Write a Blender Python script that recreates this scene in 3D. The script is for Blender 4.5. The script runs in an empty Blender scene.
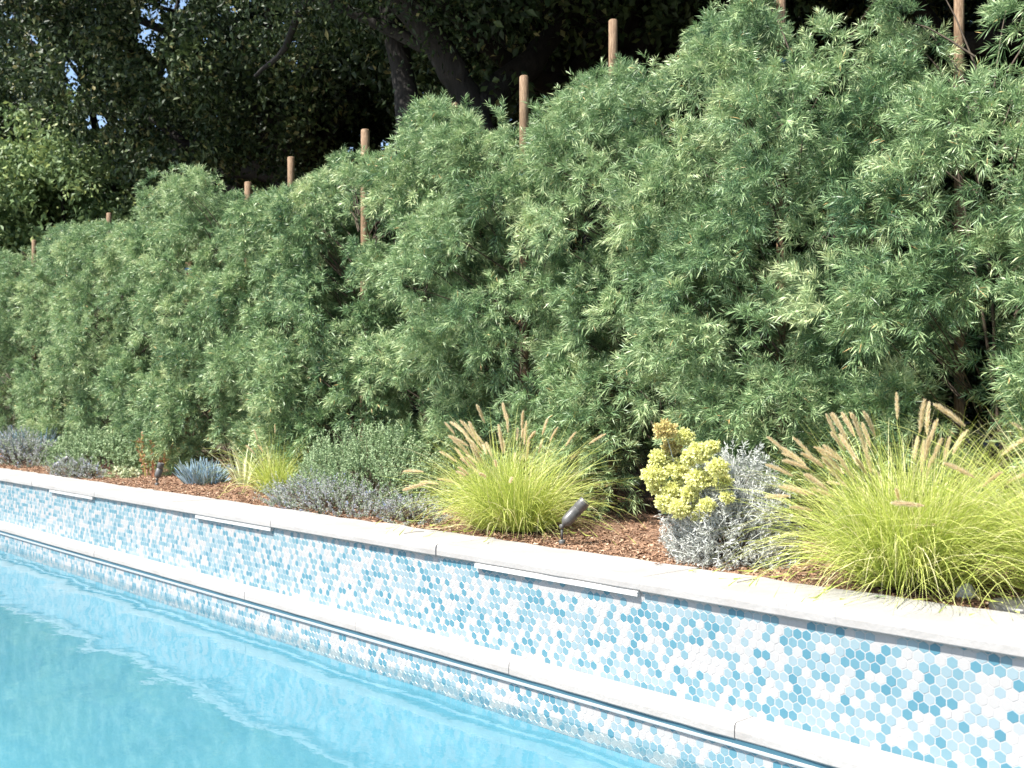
import bpy, bmesh, math
import numpy as np
from mathutils import Vector, Matrix

C = bpy.context.scene.collection
R = np.random.default_rng(7)
rad = math.radians

# ------------------------------------------------------------------ camera
F = 1075.0                       # focal length in pixels of a 1024 wide picture
TH = math.atan2(962.0, F)        # angle between the view and the pool wall
VIEW = np.array([-math.cos(TH), math.sin(TH)])
RIGHT = np.array([math.sin(TH), math.cos(TH)])
CAMZ, HOR = 1.43, 403.0
cd = bpy.data.cameras.new('camera')
cam = bpy.data.objects.new('camera', cd)
C.objects.link(cam)
cam.location = (0, 0, CAMZ)
cam.rotation_euler = (rad(90), 0, math.atan2(VIEW[1], VIEW[0]) - rad(90))
cd.sensor_width = 36.0
cd.lens = 36.0 * F / 1024.0
cd.shift_y = (HOR - 384.0) / 1024.0
cd.clip_start, cd.clip_end = 0.05, 3000
cd.dof.use_dof = True
cd.dof.focus_distance = 6.2
cd.dof.aperture_fstop = 4.5
bpy.context.scene.camera = cam

# ------------------------------------------------------------------ light
SUN_EL = rad(56)
sh = np.array([-0.22, -0.97]); sh /= np.linalg.norm(sh)
sdir = Vector((sh[0] * math.cos(SUN_EL), sh[1] * math.cos(SUN_EL), math.sin(SUN_EL)))
w = bpy.data.worlds.new('World'); bpy.context.scene.world = w
w.use_nodes = True
nt = w.node_tree
bgn = nt.nodes['Background']
sky = nt.nodes.new('ShaderNodeTexSky')
sky.sky_type = 'NISHITA'; sky.sun_disc = False
sky.sun_elevation = SUN_EL
sky.sun_rotation = math.atan2(sh[0], sh[1])
nt.links.new(sky.outputs[0], bgn.inputs[0])
bgn.inputs[1].default_value = 0.10
sl = bpy.data.lights.new('sun', 'SUN'); sl.energy = 4.6; sl.angle = rad(0.6)
sl.color = (1.0, 0.955, 0.89)
so = bpy.data.objects.new('sun', sl); C.objects.link(so)
so.rotation_euler = sdir.to_track_quat('Z', 'Y').to_euler()
so.location = (0, 0, 20)
vs = bpy.context.scene.view_settings
vs.view_transform = 'Standard'; vs.look = 'None'; vs.gamma = 1.0
vs.exposure = 1.38
cy = bpy.context.scene.cycles
cy.max_bounces = 8; cy.diffuse_bounces = 3; cy.glossy_bounces = 3
cy.transmission_bounces = 4; cy.transparent_max_bounces = 12

# ------------------------------------------------------------------ helpers
def at(px, py, z):
    """point of the horizontal plane z that the photograph shows at px, py"""
    d = F * (CAMZ - z) / (py - HOR)
    p = d * (VIEW + (px - 512.0) / F * RIGHT)
    return float(p[0]), float(p[1])

def onY(px, Y):
    k = VIEW[1] + (px - 512.0) / F * RIGHT[1]
    d = Y / k
    return float(d * (VIEW[0] + (px - 512.0) / F * RIGHT[0])), d

def deep(px, py, d):
    p = d * (VIEW + (px - 512.0) / F * RIGHT)
    return (float(p[0]), float(p[1]), CAMZ + (HOR - py) * d / F)

def project(P):
    d = P[:, 0] * VIEW[0] + P[:, 1] * VIEW[1]
    r = P[:, 0] * RIGHT[0] + P[:, 1] * RIGHT[1]
    d = np.maximum(d, 0.05)
    return 512 + F * r / d, HOR - F * (P[:, 2] - CAMZ) / d, d

def tag(o, label=None, cat=None, group=None, kind=None):
    if label: o['label'] = label
    if cat: o['category'] = cat
    if group: o['group'] = group
    if kind: o['kind'] = kind
    return o

def link(name, me, mat=None, parent=None):
    o = bpy.data.objects.new(name, me); C.objects.link(o)
    if mat is not None and len(me.materials) == 0: me.materials.append(mat)
    if parent is not None: o.parent = parent
    return o

def thing(name, loc, label, cat, group=None, rz=0):
    o = bpy.data.objects.new(name, None); C.objects.link(o)
    o.location = loc; o.rotation_euler = (0, 0, rz); o.empty_display_size = 0.2
    return tag(o, label, cat, group)

def npmesh(name, V, faces_n, idx, tone=None, smooth=False):
    """V (n,3); all faces have faces_n corners; idx flat"""
    me = bpy.data.meshes.new(name)
    nf = len(idx) // faces_n
    me.vertices.add(len(V)); me.vertices.foreach_set('co', np.asarray(V, np.float32).ravel())
    me.loops.add(len(idx)); me.loops.foreach_set('vertex_index', np.asarray(idx, np.int32))
    me.polygons.add(nf)
    me.polygons.foreach_set('loop_start', np.arange(nf, dtype=np.int32) * faces_n)
    me.polygons.foreach_set('loop_total', np.full(nf, faces_n, np.int32))
    me.polygons.foreach_set('use_smooth', np.full(nf, bool(smooth)))
    if tone is not None:
        a = me.attributes.new('tone', 'FLOAT', 'FACE')
        a.data.foreach_set('value', np.asarray(tone, np.float32))
    me.update(calc_edges=True)
    return me

def unit(v):
    return v / np.maximum(np.linalg.norm(v, axis=-1, keepdims=True), 1e-9)

def leaves(P, D, L, W, rng, droop=0.0, belly=0.45):
    """rhombic folded leaves: base P, direction D, length L, width W -> verts, idx"""
    n = len(P)
    S = unit(np.cross(D, rng.normal(size=(n, 3))))
    N = unit(np.cross(S, D))
    L = np.broadcast_to(np.asarray(L, float), (n,))[:, None]
    W = np.broadcast_to(np.asarray(W, float), (n,))[:, None]
    tip = P + D * L
    tip[:, 2] -= (droop * L)[:, 0]
    mid = P + D * L * belly
    V = np.stack([P, mid + S * W / 2 + N * W * 0.15, tip, mid - S * W / 2 + N * W * 0.15], 1).reshape(-1, 3)
    return V, np.arange(4 * n)

def leaf_mesh(name, P, D, L, W, rng, tone, **k):
    V, I = leaves(P, D, L, W, rng, **k)
    return npmesh(name, V, 4, I, tone)

def tubes(paths, seg=6):
    """paths: list of (pts (k,3), radii (k)) -> one quad mesh's V, idx"""
    Vs, Is, off = [], [], 0
    a = np.linspace(0, 2 * np.pi, seg, endpoint=False)
    for P, r in paths:
        P = np.asarray(P, float); r = np.asarray(r, float)
        T = unit(np.gradient(P, axis=0))
        up = np.where(np.abs(T[:, 2:3]) > 0.9, np.array([[1., 0, 0]]), np.array([[0, 0, 1.]]))
        A = unit(np.cross(T, up)); B = np.cross(T, A)
        ring = P[:, None] + r[:, None, None] * (A[:, None] * np.cos(a)[None, :, None] + B[:, None] * np.sin(a)[None, :, None])
        k = len(P)
        Vs.append(ring.reshape(-1, 3))
        i = np.arange(k - 1)[:, None] * seg; j = np.arange(seg)[None]; j2 = (j + 1) % seg
        q = np.stack([i + j, i + j2, i + seg + j2, i + seg + j], -1).reshape(-1) + off
        Is.append(q); off += k * seg
    return np.concatenate(Vs), np.concatenate(Is)

def tube_mesh(name, paths, seg=6, tone=None):
    V, I = tubes(paths, seg)
    return npmesh(name, V, 4, I, tone, smooth=True)

def curve_pts(pts, n=12):
    pts = np.asarray(pts, float); t = np.linspace(0, 1, len(pts)); s = np.linspace(0, 1, n)
    if len(pts) < 3:
        return np.stack([np.interp(s, t, pts[:, i]) for i in range(pts.shape[1])], 1)
    out = []
    m = np.gradient(pts, axis=0)
    for u in s:
        x = min(u * (len(pts) - 1), len(pts) - 1 - 1e-6); i = int(x); f = x - i
        h = (2*f**3-3*f**2+1)*pts[i] + (f**3-2*f**2+f)*m[i] + (-2*f**3+3*f**2)*pts[i+1] + (f**3-f**2)*m[i+1]
        out.append(h)
    return np.array(out)

def bm_obj(name, bm, mat, parent=None, smooth=False):
    me = bpy.data.meshes.new(name); bm.to_mesh(me); bm.free()
    if smooth:
        for p in me.polygons: p.use_smooth = True
    return link(name, me, mat, parent)

def add_box(bm, lo, hi, bevel=0.0, jitter=0.0, rng=None):
    r = bmesh.ops.create_cube(bm, size=1)
    vs_ = r['verts']
    for v in vs_:
        v.co = Vector([(lo[i] + hi[i]) / 2 + v.co[i] * (hi[i] - lo[i]) for i in range(3)])
        if jitter: v.co += Vector(rng.uniform(-jitter, jitter, 3))
    if bevel > 0:
        es = list({e for v in vs_ for e in v.link_edges})
        bmesh.ops.bevel(bm, geom=es, offset=bevel, segments=3, affect='EDGES', profile=0.6)

def lathe(bm, prof, M=None, seg=20):
    rings = []
    for r_, z_ in prof:
        ring = []
        for k in range(seg):
            a = 2 * math.pi * k / seg
            v = Vector((r_ * math.cos(a), r_ * math.sin(a), z_))
            ring.append(bm.verts.new(M @ v if M else v))
        rings.append(ring)
    for i in range(len(rings) - 1):
        for k in range(seg):
            bm.faces.new([rings[i][k], rings[i][(k+1) % seg], rings[i+1][(k+1) % seg], rings[i+1][k]])
    bm.faces.new(rings[0][::-1]); bm.faces.new(rings[-1])

# ------------------------------------------------------------------ materials
def newmat(name):
    m = bpy.data.materials.new(name); m.use_nodes = True
    return m, m.node_tree, m.node_tree.nodes['Principled BSDF']

def ramp(t, fac, cols):
    r = t.nodes.new('ShaderNodeValToRGB')
    e = r.color_ramp.elements
    while len(e) < len(cols): e.new(0.5)
    for k, (p, c) in enumerate(cols):
        e[k].position = p; e[k].color = (*c, 1)
    t.links.new(fac, r.inputs[0])
    return r.outputs[0]

def tone_mat(name, cols, rough=0.5, transl=0.0, spec=0.5, sheen=0.0):
    """colour picked per leaf / tile by the face attribute 'tone'"""
    m, t, b = newmat(name)
    a = t.nodes.new('ShaderNodeAttribute'); a.attribute_name = 'tone'
    c = ramp(t, a.outputs['Fac'], cols)
    t.links.new(c, b.inputs['Base Color'])
    b.inputs['Roughness'].default_value = rough
    b.inputs['Specular IOR Level'].default_value = spec
    if transl > 0:
        tr = t.nodes.new('ShaderNodeBsdfTranslucent'); t.links.new(c, tr.inputs[0])
        mx = t.nodes.new('ShaderNodeMixShader'); mx.inputs[0].default_value = transl
        t.links.new(b.outputs[0], mx.inputs[1]); t.links.new(tr.outputs[0], mx.inputs[2])
        t.links.new(mx.outputs[0], t.nodes['Material Output'].inputs[0])
    return m

def noise_mat(name, cols, scale=8, detail=6, rough=0.7, bump=0.0, bscale=None, stretch=None, spec=0.4):
    m, t, b = newmat(name)
    tc = t.nodes.new('ShaderNodeTexCoord')
    src = tc.outputs['Object']
    if stretch:
        mp = t.nodes.new('ShaderNodeMapping'); mp.inputs['Scale'].default_value = stretch
        t.links.new(src, mp.inputs[0]); src = mp.outputs[0]
    n = t.nodes.new('ShaderNodeTexNoise'); n.inputs['Scale'].default_value = scale
    n.inputs['Detail'].default_value = detail; n.inputs['Roughness'].default_value = 0.65
    t.links.new(src, n.inputs['Vector'])
    t.links.new(ramp(t, n.outputs['Fac'], cols), b.inputs['Base Color'])
    b.inputs['Roughness'].default_value = rough
    b.inputs['Specular IOR Level'].default_value = spec
    if bump:
        n2 = t.nodes.new('ShaderNodeTexNoise'); n2.inputs['Scale'].default_value = bscale or scale * 4
        n2.inputs['Detail'].default_value = 5
        t.links.new(src, n2.inputs['Vector'])
        bp = t.nodes.new('ShaderNodeBump'); bp.inputs['Strength'].default_value = bump
        bp.inputs['Distance'].default_value = 0.01
        t.links.new(n2.outputs['Fac'], bp.inputs['Height']); t.links.new(bp.outputs[0], b.inputs['Normal'])
    return m

M = {}
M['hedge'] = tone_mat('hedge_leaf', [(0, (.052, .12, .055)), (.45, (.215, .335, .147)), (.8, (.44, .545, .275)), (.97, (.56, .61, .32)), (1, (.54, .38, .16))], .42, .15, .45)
M['twig'] = noise_mat('twig_bark', [(.3, (.035, .026, .018)), (.7, (.10, .075, .05))], 30, rough=.8)
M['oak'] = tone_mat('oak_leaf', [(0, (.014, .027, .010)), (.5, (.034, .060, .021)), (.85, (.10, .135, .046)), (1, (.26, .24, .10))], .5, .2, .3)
M['laurel'] = tone_mat('laurel_leaf', [(0, (.06, .11, .04)), (.6, (.17, .25, .10)), (1, (.32, .38, .12))], .5, .25, .35)
M['bark'] = noise_mat('oak_bark', [(.3, (.008, .007, .006)), (.6, (.022, .019, .016)), (.8, (.06, .053, .046))], 5, rough=.9, bump=1.0, bscale=14, stretch=(3, 3, .6))
M['stake'] = noise_mat('stake_wood', [(.3, (.12, .070, .038)), (.5, (.235, .15, .085)), (.7, (.38, .27, .175))], 22, rough=.75, bump=.5, bscale=60, stretch=(6, 6, .7))
M['tie'] = newmat('blue_tie')[0]
M['tie'].node_tree.nodes['Principled BSDF'].inputs['Base Color'].default_value = (.04, .2, .5, 1)
M['grass'] = tone_mat('grass_blade', [(0, (.24, .33, .06)), (.5, (.52, .60, .13)), (.85, (.74, .76, .25)), (1, (.82, .76, .42))], .5, .3, .4)
M['grass_stalk'] = tone_mat('grass_stalk', [(0, (.35, .42, .13)), (1, (.5, .48, .2))], .5, .2)
M['seed'] = tone_mat('seed_bristle', [(0, (.60, .48, .29)), (.5, (.86, .73, .49)), (1, (.92, .86, .68))], .7, .5, .2)
M['mint'] = tone_mat('mint_leaf', [(0, (.12, .20, .085)), (.5, (.26, .36, .185)), (1, (.43, .52, .30))], .6, .15, .3)
M['purple'] = tone_mat('purple_flower', [(0, (.17, .25, .12)), (.4, (.29, .34, .23)), (.6, (.38, .39, .37)), (.9, (.42, .41, .48)), (1, (.30, .40, .60))], .7, .15, .2)
M['silver'] = tone_mat('silver_leaf', [(0, (.22, .26, .21)), (.5, (.44, .46, .42)), (1, (.64, .65, .61))], .7, .1, .2)
M['yellow'] = tone_mat('yellow_floret', [(0, (.50, .49, .17)), (.5, (.76, .77, .30)), (.9, (.85, .86, .46)), (1, (.68, .56, .26))], .6, .25, .2)
M['rusty'] = tone_mat('rusty_floret', [(0, (.42, .25, .12)), (.5, (.60, .50, .20)), (1, (.72, .68, .32))], .6, .25, .2)
M['blue'] = tone_mat('blue_finger', [(0, (.14, .20, .16)), (.5, (.28, .36, .36)), (1, (.30, .46, .62))], .6, .05, .3)
M['strap'] = tone_mat('strap_leaf', [(0, (.20, .28, .14)), (.5, (.48, .52, .30)), (1, (.70, .70, .48))], .45, .2, .5)
M['ginger'] = tone_mat('orange_stem', [(0, (.36, .14, .07)), (.6, (.55, .25, .14)), (1, (.45, .48, .12))], .5, .2, .5)
M['mulch'] = noise_mat('mulch', [(.3, (.09, .052, .033)), (.5, (.22, .13, .083)), (.7, (.34, .215, .14))], 35, rough=.95, bump=1, bscale=70)
M['chip'] = tone_mat('bark_chip', [(0, (.07, .042, .028)), (.4, (.25, .145, .09)), (.8, (.42, .265, .17)), (1, (.58, .49, .37))], .85, 0, .2)
M['stone'] = noise_mat('coping_stone', [(.28, (.285, .268, .25)), (.5, (.335, .322, .306)), (.75, (.375, .364, .35))], 3.5, 10, rough=.62, bump=.25, bscale=45, spec=.4)
M['grout'] = noise_mat('white_grout', [(.3, (.335, .335, .33)), (.7, (.36, .36, .355))], 20, rough=.7, bump=.2)
M['tile'] = tone_mat('hexagon_tile', [(0, (.335, .328, .322)), (.33, (.33, .326, .32)), (.35, (.225, .29, .318)), (.60, (.195, .272, .302)), (.62, (.145, .245, .285)), (.82, (.12, .228, .272)), (.84, (.080, .198, .25)), (1, (.064, .178, .232))], .28, 0, .5)
for e in M['tile'].node_tree.nodes:
    if e.type == 'VALTORGB': e.color_ramp.interpolation = 'LINEAR'
M['metal'] = newmat('track_metal')[0]
b = M['metal'].node_tree.nodes['Principled BSDF']
b.inputs['Base Color'].default_value = (.62, .63, .62, 1); b.inputs['Metallic'].default_value = .6; b.inputs['Roughness'].default_value = .35
M['slot'] = newmat('dark_slot')[0]
b = M['slot'].node_tree.nodes['Principled BSDF']
b.inputs['Base Color'].default_value = (.03, .10, .14, 1); b.inputs['Roughness'].default_value = .6
M['acrylic'] = newmat('spillway_acrylic')[0]
b = M['acrylic'].node_tree.nodes['Principled BSDF']
b.inputs['Base Color'].default_value = (.52, .515, .50, 1); b.inputs['Roughness'].default_value = .25
M['bronze'] = noise_mat('lamp_bronze', [(.3, (.055, .055, .05)), (.7, (.12, .118, .11))], 40, rough=.42, spec=.6)
M['lens'] = newmat('lamp_glass')[0]
b = M['lens'].node_tree.nodes['Principled BSDF']
b.inputs['Base Color'].default_value = (.5, .65, .75, 1); b.inputs['Roughness'].default_value = .08
M['rock'] = noise_mat('pale_rock', [(.3, (.42, .40, .36)), (.7, (.62, .60, .56))], 12, rough=.9, bump=.6)
M['soil'] = noise_mat('soil', [(.3, (.04, .028, .018)), (.7, (.10, .07, .045))], 2.5, rough=1)
M['deck'] = noise_mat('deck_concrete', [(.3, (.58, .56, .53)), (.7, (.68, .66, .63))], 2, 8, rough=.8, bump=.2)
# pool plaster: mottled pale aqua
M['plaster'] = noise_mat('pool_plaster', [(.3, (.105, .29, .35)), (.5, (.135, .325, .39)), (.72, (.21, .39, .445))], 5, 8, rough=.8, bump=.3, bscale=20)
# water: Fresnel reflection over a tinted clear surface
m, t, b = newmat('pool_water'); t.nodes.remove(b)
tc = t.nodes.new('ShaderNodeTexCoord')
mp = t.nodes.new('ShaderNodeMapping'); mp.inputs['Scale'].default_value = (1.0, 1.5, 1)
mp.inputs['Rotation'].default_value = (0, 0, rad(-32))
t.links.new(tc.outputs['Object'], mp.inputs[0])
def wn(scale, det, dist, rough=.5):
    n = t.nodes.new('ShaderNodeTexNoise'); n.inputs['Scale'].default_value = scale
    n.inputs['Detail'].default_value = det; n.inputs['Distortion'].default_value = dist
    n.inputs['Roughness'].default_value = rough
    t.links.new(mp.outputs[0], n.inputs['Vector']); return n
n1 = wn(9, 3, .4)
bp = t.nodes.new('ShaderNodeBump'); bp.inputs['Strength'].default_value = 1.0; bp.inputs['Distance'].default_value = .0008
t.links.new(n1.outputs['Fac'], bp.inputs['Height'])
fr = t.nodes.new('ShaderNodeFresnel'); fr.inputs['IOR'].default_value = 1.62; t.links.new(bp.outputs[0], fr.inputs['Normal'])
gl = t.nodes.new('ShaderNodeBsdfGlossy'); gl.inputs['Roughness'].default_value = .01; t.links.new(bp.outputs[0], gl.inputs['Normal'])
tp = t.nodes.new('ShaderNodeBsdfTransparent'); tp.inputs[0].default_value = (.84, .95, .97, 1)
mx = t.nodes.new('ShaderNodeMixShader')
geo = t.nodes.new('ShaderNodeNewGeometry')      # light leaving the water from below is let through
inv = t.nodes.new('ShaderNodeMath'); inv.operation = 'SUBTRACT'; inv.inputs[0].default_value = 1.0
t.links.new(geo.outputs['Backfacing'], inv.inputs[1])
mf = t.nodes.new('ShaderNodeMath'); mf.operation = 'MULTIPLY'
t.links.new(fr.outputs[0], mf.inputs[0]); t.links.new(inv.outputs[0], mf.inputs[1])
t.links.new(mf.outputs[0], mx.inputs[0]); t.links.new(tp.outputs[0], mx.inputs[1]); t.links.new(gl.outputs[0], mx.inputs[2])
t.links.new(mx.outputs[0], t.nodes['Material Output'].inputs[0])
M['water'] = m

# ------------------------------------------------------------------ levels
WY = 3.5                                   # tiled face of the raised wall
Z_COP_T, Z_COP_B = .685, .623
Z_LED_T, Z_LED_B = .205, .142
COPF, COPB = 3.475, 3.86
LEDF = 3.38
Z_BED = .655
XL, XR = -22.0, 4.0
PY0 = .45                                  # near edge of the pool
ZD = -2.6

# ------------------------------------------------------------------ ground, pool, water
def quad_sheet(name, quads, mat):
    me = bpy.data.meshes.new(name)
    V, Fa = [], []
    for q in quads:
        n = len(V); V += q; Fa.append(list(range(n, n + len(q))))
    me.from_pydata(V, [], Fa)
    return tag(link(name, me, mat), kind='structure')
B = 1200.0
# ground: one sheet stepping round the pool, low on the camera's side, higher behind the wall
g0, g1 = .10, Z_BED - .03
quad_sheet('ground', [
    [(-B, -B, g0), (B, -B, g0), (B, PY0 - .3, g0), (-B, PY0 - .3, g0)],
    [(-B, PY0 - .3, g0), (XL - .3, PY0 - .3, g0), (XL - .3, 3.7, g0), (-B, 3.7, g0)],
    [(XR + .3, PY0 - .3, g0), (B, PY0 - .3, g0), (B, 3.7, g0), (XR + .3, 3.7, g0)],
    [(-B, 3.7, g0), (XL - .3, 3.7, g0), (XL - .3, 3.7, g1), (-B, 3.7, g1)],
    [(XR + .3, 3.7, g0), (B, 3.7, g0), (B, 3.7, g1), (XR + .3, 3.7, g1)],
    [(-B, 3.7, g1), (B, 3.7, g1), (B, 24, g1), (-B, 24, g1)],
    [(-B, 24, g1), (B, 24, g1), (B, 60, 7), (-B, 60, 7)],
    [(-B, 60, 7), (B, 60, 7), (B, B, 40), (-B, B, 40)]], M['soil'])
deck = bmesh.new()
add_box(deck, (XL - .3, PY0 - 6, .09), (XR + .3, PY0 - .31, .19))
tag(bm_obj('pool_deck', deck, M['deck']), kind='structure')
pb = bmesh.new()
add_box(pb, (XL - .3, PY0 - .3, ZD - .2), (XR + .3, WY + .0, ZD))             # floor
add_box(pb, (XL - .3, PY0 - .3, ZD + .001), (XR + .3, PY0, .13))
add_box(pb, (XL - .3, PY0 + .001, ZD + .001), (XL, WY - .001, .13))
add_box(pb, (XR, PY0 + .001, ZD + .001), (XR + .3, WY - .001, .13))
add_box(pb, (XL - .299, WY + .001, ZD + .001), (XR + .299, WY + .2, -.12))
tag(bm_obj('pool_basin', pb, M['plaster']), kind='structure')
def wave(X, Y):
    rw = np.random.default_rng(5); z = np.zeros_like(X)
    for k in range(34):
        lam = .16 * (1.35 / .16) ** rw.random(); a = rad(58) + rw.normal(0, .55)
        slope = .0034 * (.5 + rw.random())
        z += slope * lam / 6.283 * np.sin(6.283 / lam * (X * math.cos(a) + Y * math.sin(a)) + rw.uniform(0, 6.28) + .8 * np.sin(X * rw.uniform(.5, 1.5) + Y))
    return z
wx = np.concatenate([np.linspace(XL, -15, 60)[:-1], np.linspace(-15, -1, 640), np.linspace(-1, XR, 80)[1:]]); wy = np.linspace(PY0, WY, 150)
X, Y = np.meshgrid(wx, wy, indexing='ij')
ni, nj = len(wx), len(wy)
i, j = np.meshgrid(np.arange(ni - 1), np.arange(nj - 1), indexing='ij')
I = np.stack([i * nj + j, (i + 1) * nj + j, (i + 1) * nj + j + 1, i * nj + j + 1], -1).reshape(-1)
tag(link('water', npmesh('water', np.stack([X, Y, wave(X, Y)], -1).reshape(-1, 3), 4, I, smooth=True), M['water']), kind='structure')
# mulched planting bed with an uneven top
nx, ny = 420, 60
xs = np.linspace(XL, XR, nx); ys = np.linspace(COPB - .04, 7.0, ny)
X, Y = np.meshgrid(xs, ys, indexing='ij')
def wob(X, Y, s=1.0):
    return (np.sin(X * 3.1 * s + Y * 2.3) + np.sin(X * 7.7 * s - Y * 5.1 + 1) * .5 + np.sin(X * 1.3 + Y * 9.2 * s + 2) * .4) / 1.9
def bedz(X, Y):
    return Z_BED + .012 * wob(X, Y) + .004 * wob(X * 5, Y * 5) + np.clip((Y - 3.95) * .06, 0, .05)
Z = bedz(X, Y)
Vb = np.stack([X, Y, Z], -1).reshape(-1, 3)
i, j = np.meshgrid(np.arange(nx - 1), np.arange(ny - 1), indexing='ij')
I = np.stack([i * ny + j, (i + 1) * ny + j, (i + 1) * ny + j + 1, i * ny + j + 1], -1).reshape(-1)
tag(link('mulch_bed', npmesh('mulch_bed', Vb, 4, I, smooth=True), M['mulch']), kind='structure')
n = 70000
cx = R.uniform(-15, -.6, n); cyy = COPB - .01 + np.abs(R.normal(0, .55, n)); cz = bedz(cx, cyy) + R.uniform(.001, .012, n)
P = np.stack([cx, cyy, cz], 1)
D = unit(np.stack([R.normal(size=n), R.normal(size=n), R.normal(0, .28, n)], 1))
S = unit(np.cross(D, np.array([0, 0, 1.]) + R.normal(0, .25, (n, 3))))
L = R.uniform(.010, .034, n)[:, None]; Wd = R.uniform(.005, .012, n)[:, None]
Vc = np.stack([P - D*L/2 - S*Wd/2, P + D*L/2 - S*Wd*R.uniform(.1, .6, (n, 1)), P + D*L/2 + S*Wd/2, P - D*L/2 + S*Wd*R.uniform(.1, .6, (n, 1))], 1).reshape(-1, 3)
tag(link('bark_mulch', npmesh('bark_mulch', Vc, 4, np.arange(4 * n), R.beta(2, 2, n)), M['chip']), kind='stuff')

# ------------------------------------------------------------------ raised pool wall
wall = thing('pool_wall', (0, WY, 0), 'low raised pool wall faced with blue and white hexagon tiles under pale stone coping', 'pool wall')
def wchild(o):
    o.parent = wall; o.matrix_parent_inverse = Matrix.Translation((0, -WY, 0)); return o
bm = bmesh.new()
add_box(bm, (XL, WY + .0002, Z_LED_B - .001), (XR, COPB - .1, Z_COP_B + .001))
wchild(bm_obj('wall_core', bm, M['grout']))
bm = bmesh.new()
add_box(bm, (XL, LEDF + .0182, -.06), (XR, WY + .002, Z_LED_B))
wchild(bm_obj('lower_band', bm, M['grout']))
bm = bmesh.new()
add_box(bm, (XL, LEDF + .0185, ZD + .002), (XR, WY - .001, -.0605))
wchild(bm_obj('lower_plaster', bm, M['plaster']))

def hex_tiles(name, x0, x1, z0, z1, yface, mat, pitch=.04):
    rng = np.random.default_rng(int(abs(z0) * 1000) + 5)
    rh = pitch * math.sqrt(3) / 2
    nr = int((z1 - z0) / rh) + 3; nc = int((x1 - x0) / pitch) + 2
    cs = []
    for r in range(nr):
        zc = z1 + .006 - r * rh
        x = x0 + np.arange(nc) * pitch + (pitch / 2 if r % 2 else 0)
        cs.append(np.stack([x, np.full(nc, zc)], 1))
    cs = np.concatenate(cs); n = len(cs)
    a = np.pi / 6 + np.arange(6) * np.pi / 3
    ro = (pitch - .0022) / math.sqrt(3); ri = ro - .0016
    out = cs[:, None] + ro * np.stack([np.cos(a), np.sin(a)], 1)[None]
    inn = cs[:, None] + ri * np.stack([np.cos(a), np.sin(a)], 1)[None]
    out[..., 1] = np.clip(out[..., 1], z0, z1); inn[..., 1] = np.clip(inn[..., 1], z0, z1)
    keep = (out[..., 1].max(1) - out[..., 1].min(1)) > .003
    out, inn, cs = out[keep], inn[keep], cs[keep]; n = len(cs)
    tilt = rng.normal(0, .007, (n, 2)); hgt = rng.normal(0, .0002, n)
    yi = yface - .0006 + hgt[:, None] + (inn[..., 0] - cs[:, None, 0]) * tilt[:, :1] + (inn[..., 1] - cs[:, None, 1]) * tilt[:, 1:]
    yo = np.full_like(yi, yface + .0008)
    Vi = np.stack([inn[..., 0], yi, inn[..., 1]], -1); Vo = np.stack([out[..., 0], yo, out[..., 1]], -1)
    V = np.concatenate([Vi, Vo], 1).reshape(-1, 3)
    base = np.arange(n)[:, None] * 12
    k = np.arange(6)
    # slightly clumped choice of the four glazes
    cl = .06 * np.sin(cs[:, 0] * 2.7 + 1) + .06 * np.sin(cs[:, 0] * 7.3 + cs[:, 1] * 21) + .06 * np.sin(cs[:, 0] * 17 - cs[:, 1] * 40)
    tone = np.clip(rng.random(n) + cl * .8, 0, 1)
    me = bpy.data.meshes.new(name)
    loops, starts, tot, tn = [], [], [], []
    hexs = base + k[None]
    side = np.stack([base + k, base + (k + 1) % 6, base + 6 + (k + 1) % 6, base + 6 + k], -1)  # n,6,4
    li = np.concatenate([hexs, side.reshape(n, 24)], 1).reshape(-1)
    pat = np.array([6, 4, 4, 4, 4, 4, 4]); totals = np.tile(pat, n)
    st = np.concatenate([[0], np.cumsum(totals)[:-1]])
    me.vertices.add(len(V)); me.vertices.foreach_set('co', V.astype(np.float32).ravel())
    me.loops.add(len(li)); me.loops.foreach_set('vertex_index', li.astype(np.int32))
    me.polygons.add(len(totals)); me.polygons.foreach_set('loop_start', st.astype(np.int32)); me.polygons.foreach_set('loop_total', totals.astype(np.int32))
    at_ = me.attributes.new('tone', 'FLOAT', 'FACE'); at_.data.foreach_set('value', np.repeat(tone, 7).astype(np.float32))
    me.polygons.foreach_set('use_smooth', np.zeros(len(totals), bool))
    me.update(calc_edges=True)
    return wchild(link(name, me, mat))
hex_tiles('tile_facing', -16.5, XR, Z_LED_T + .001, Z_COP_B + .0005, WY, M['tile'])
hex_tiles('waterline_tiles', -16.5, XR, -.06, Z_LED_B - .034, LEDF + .018, M['tile'])

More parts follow.
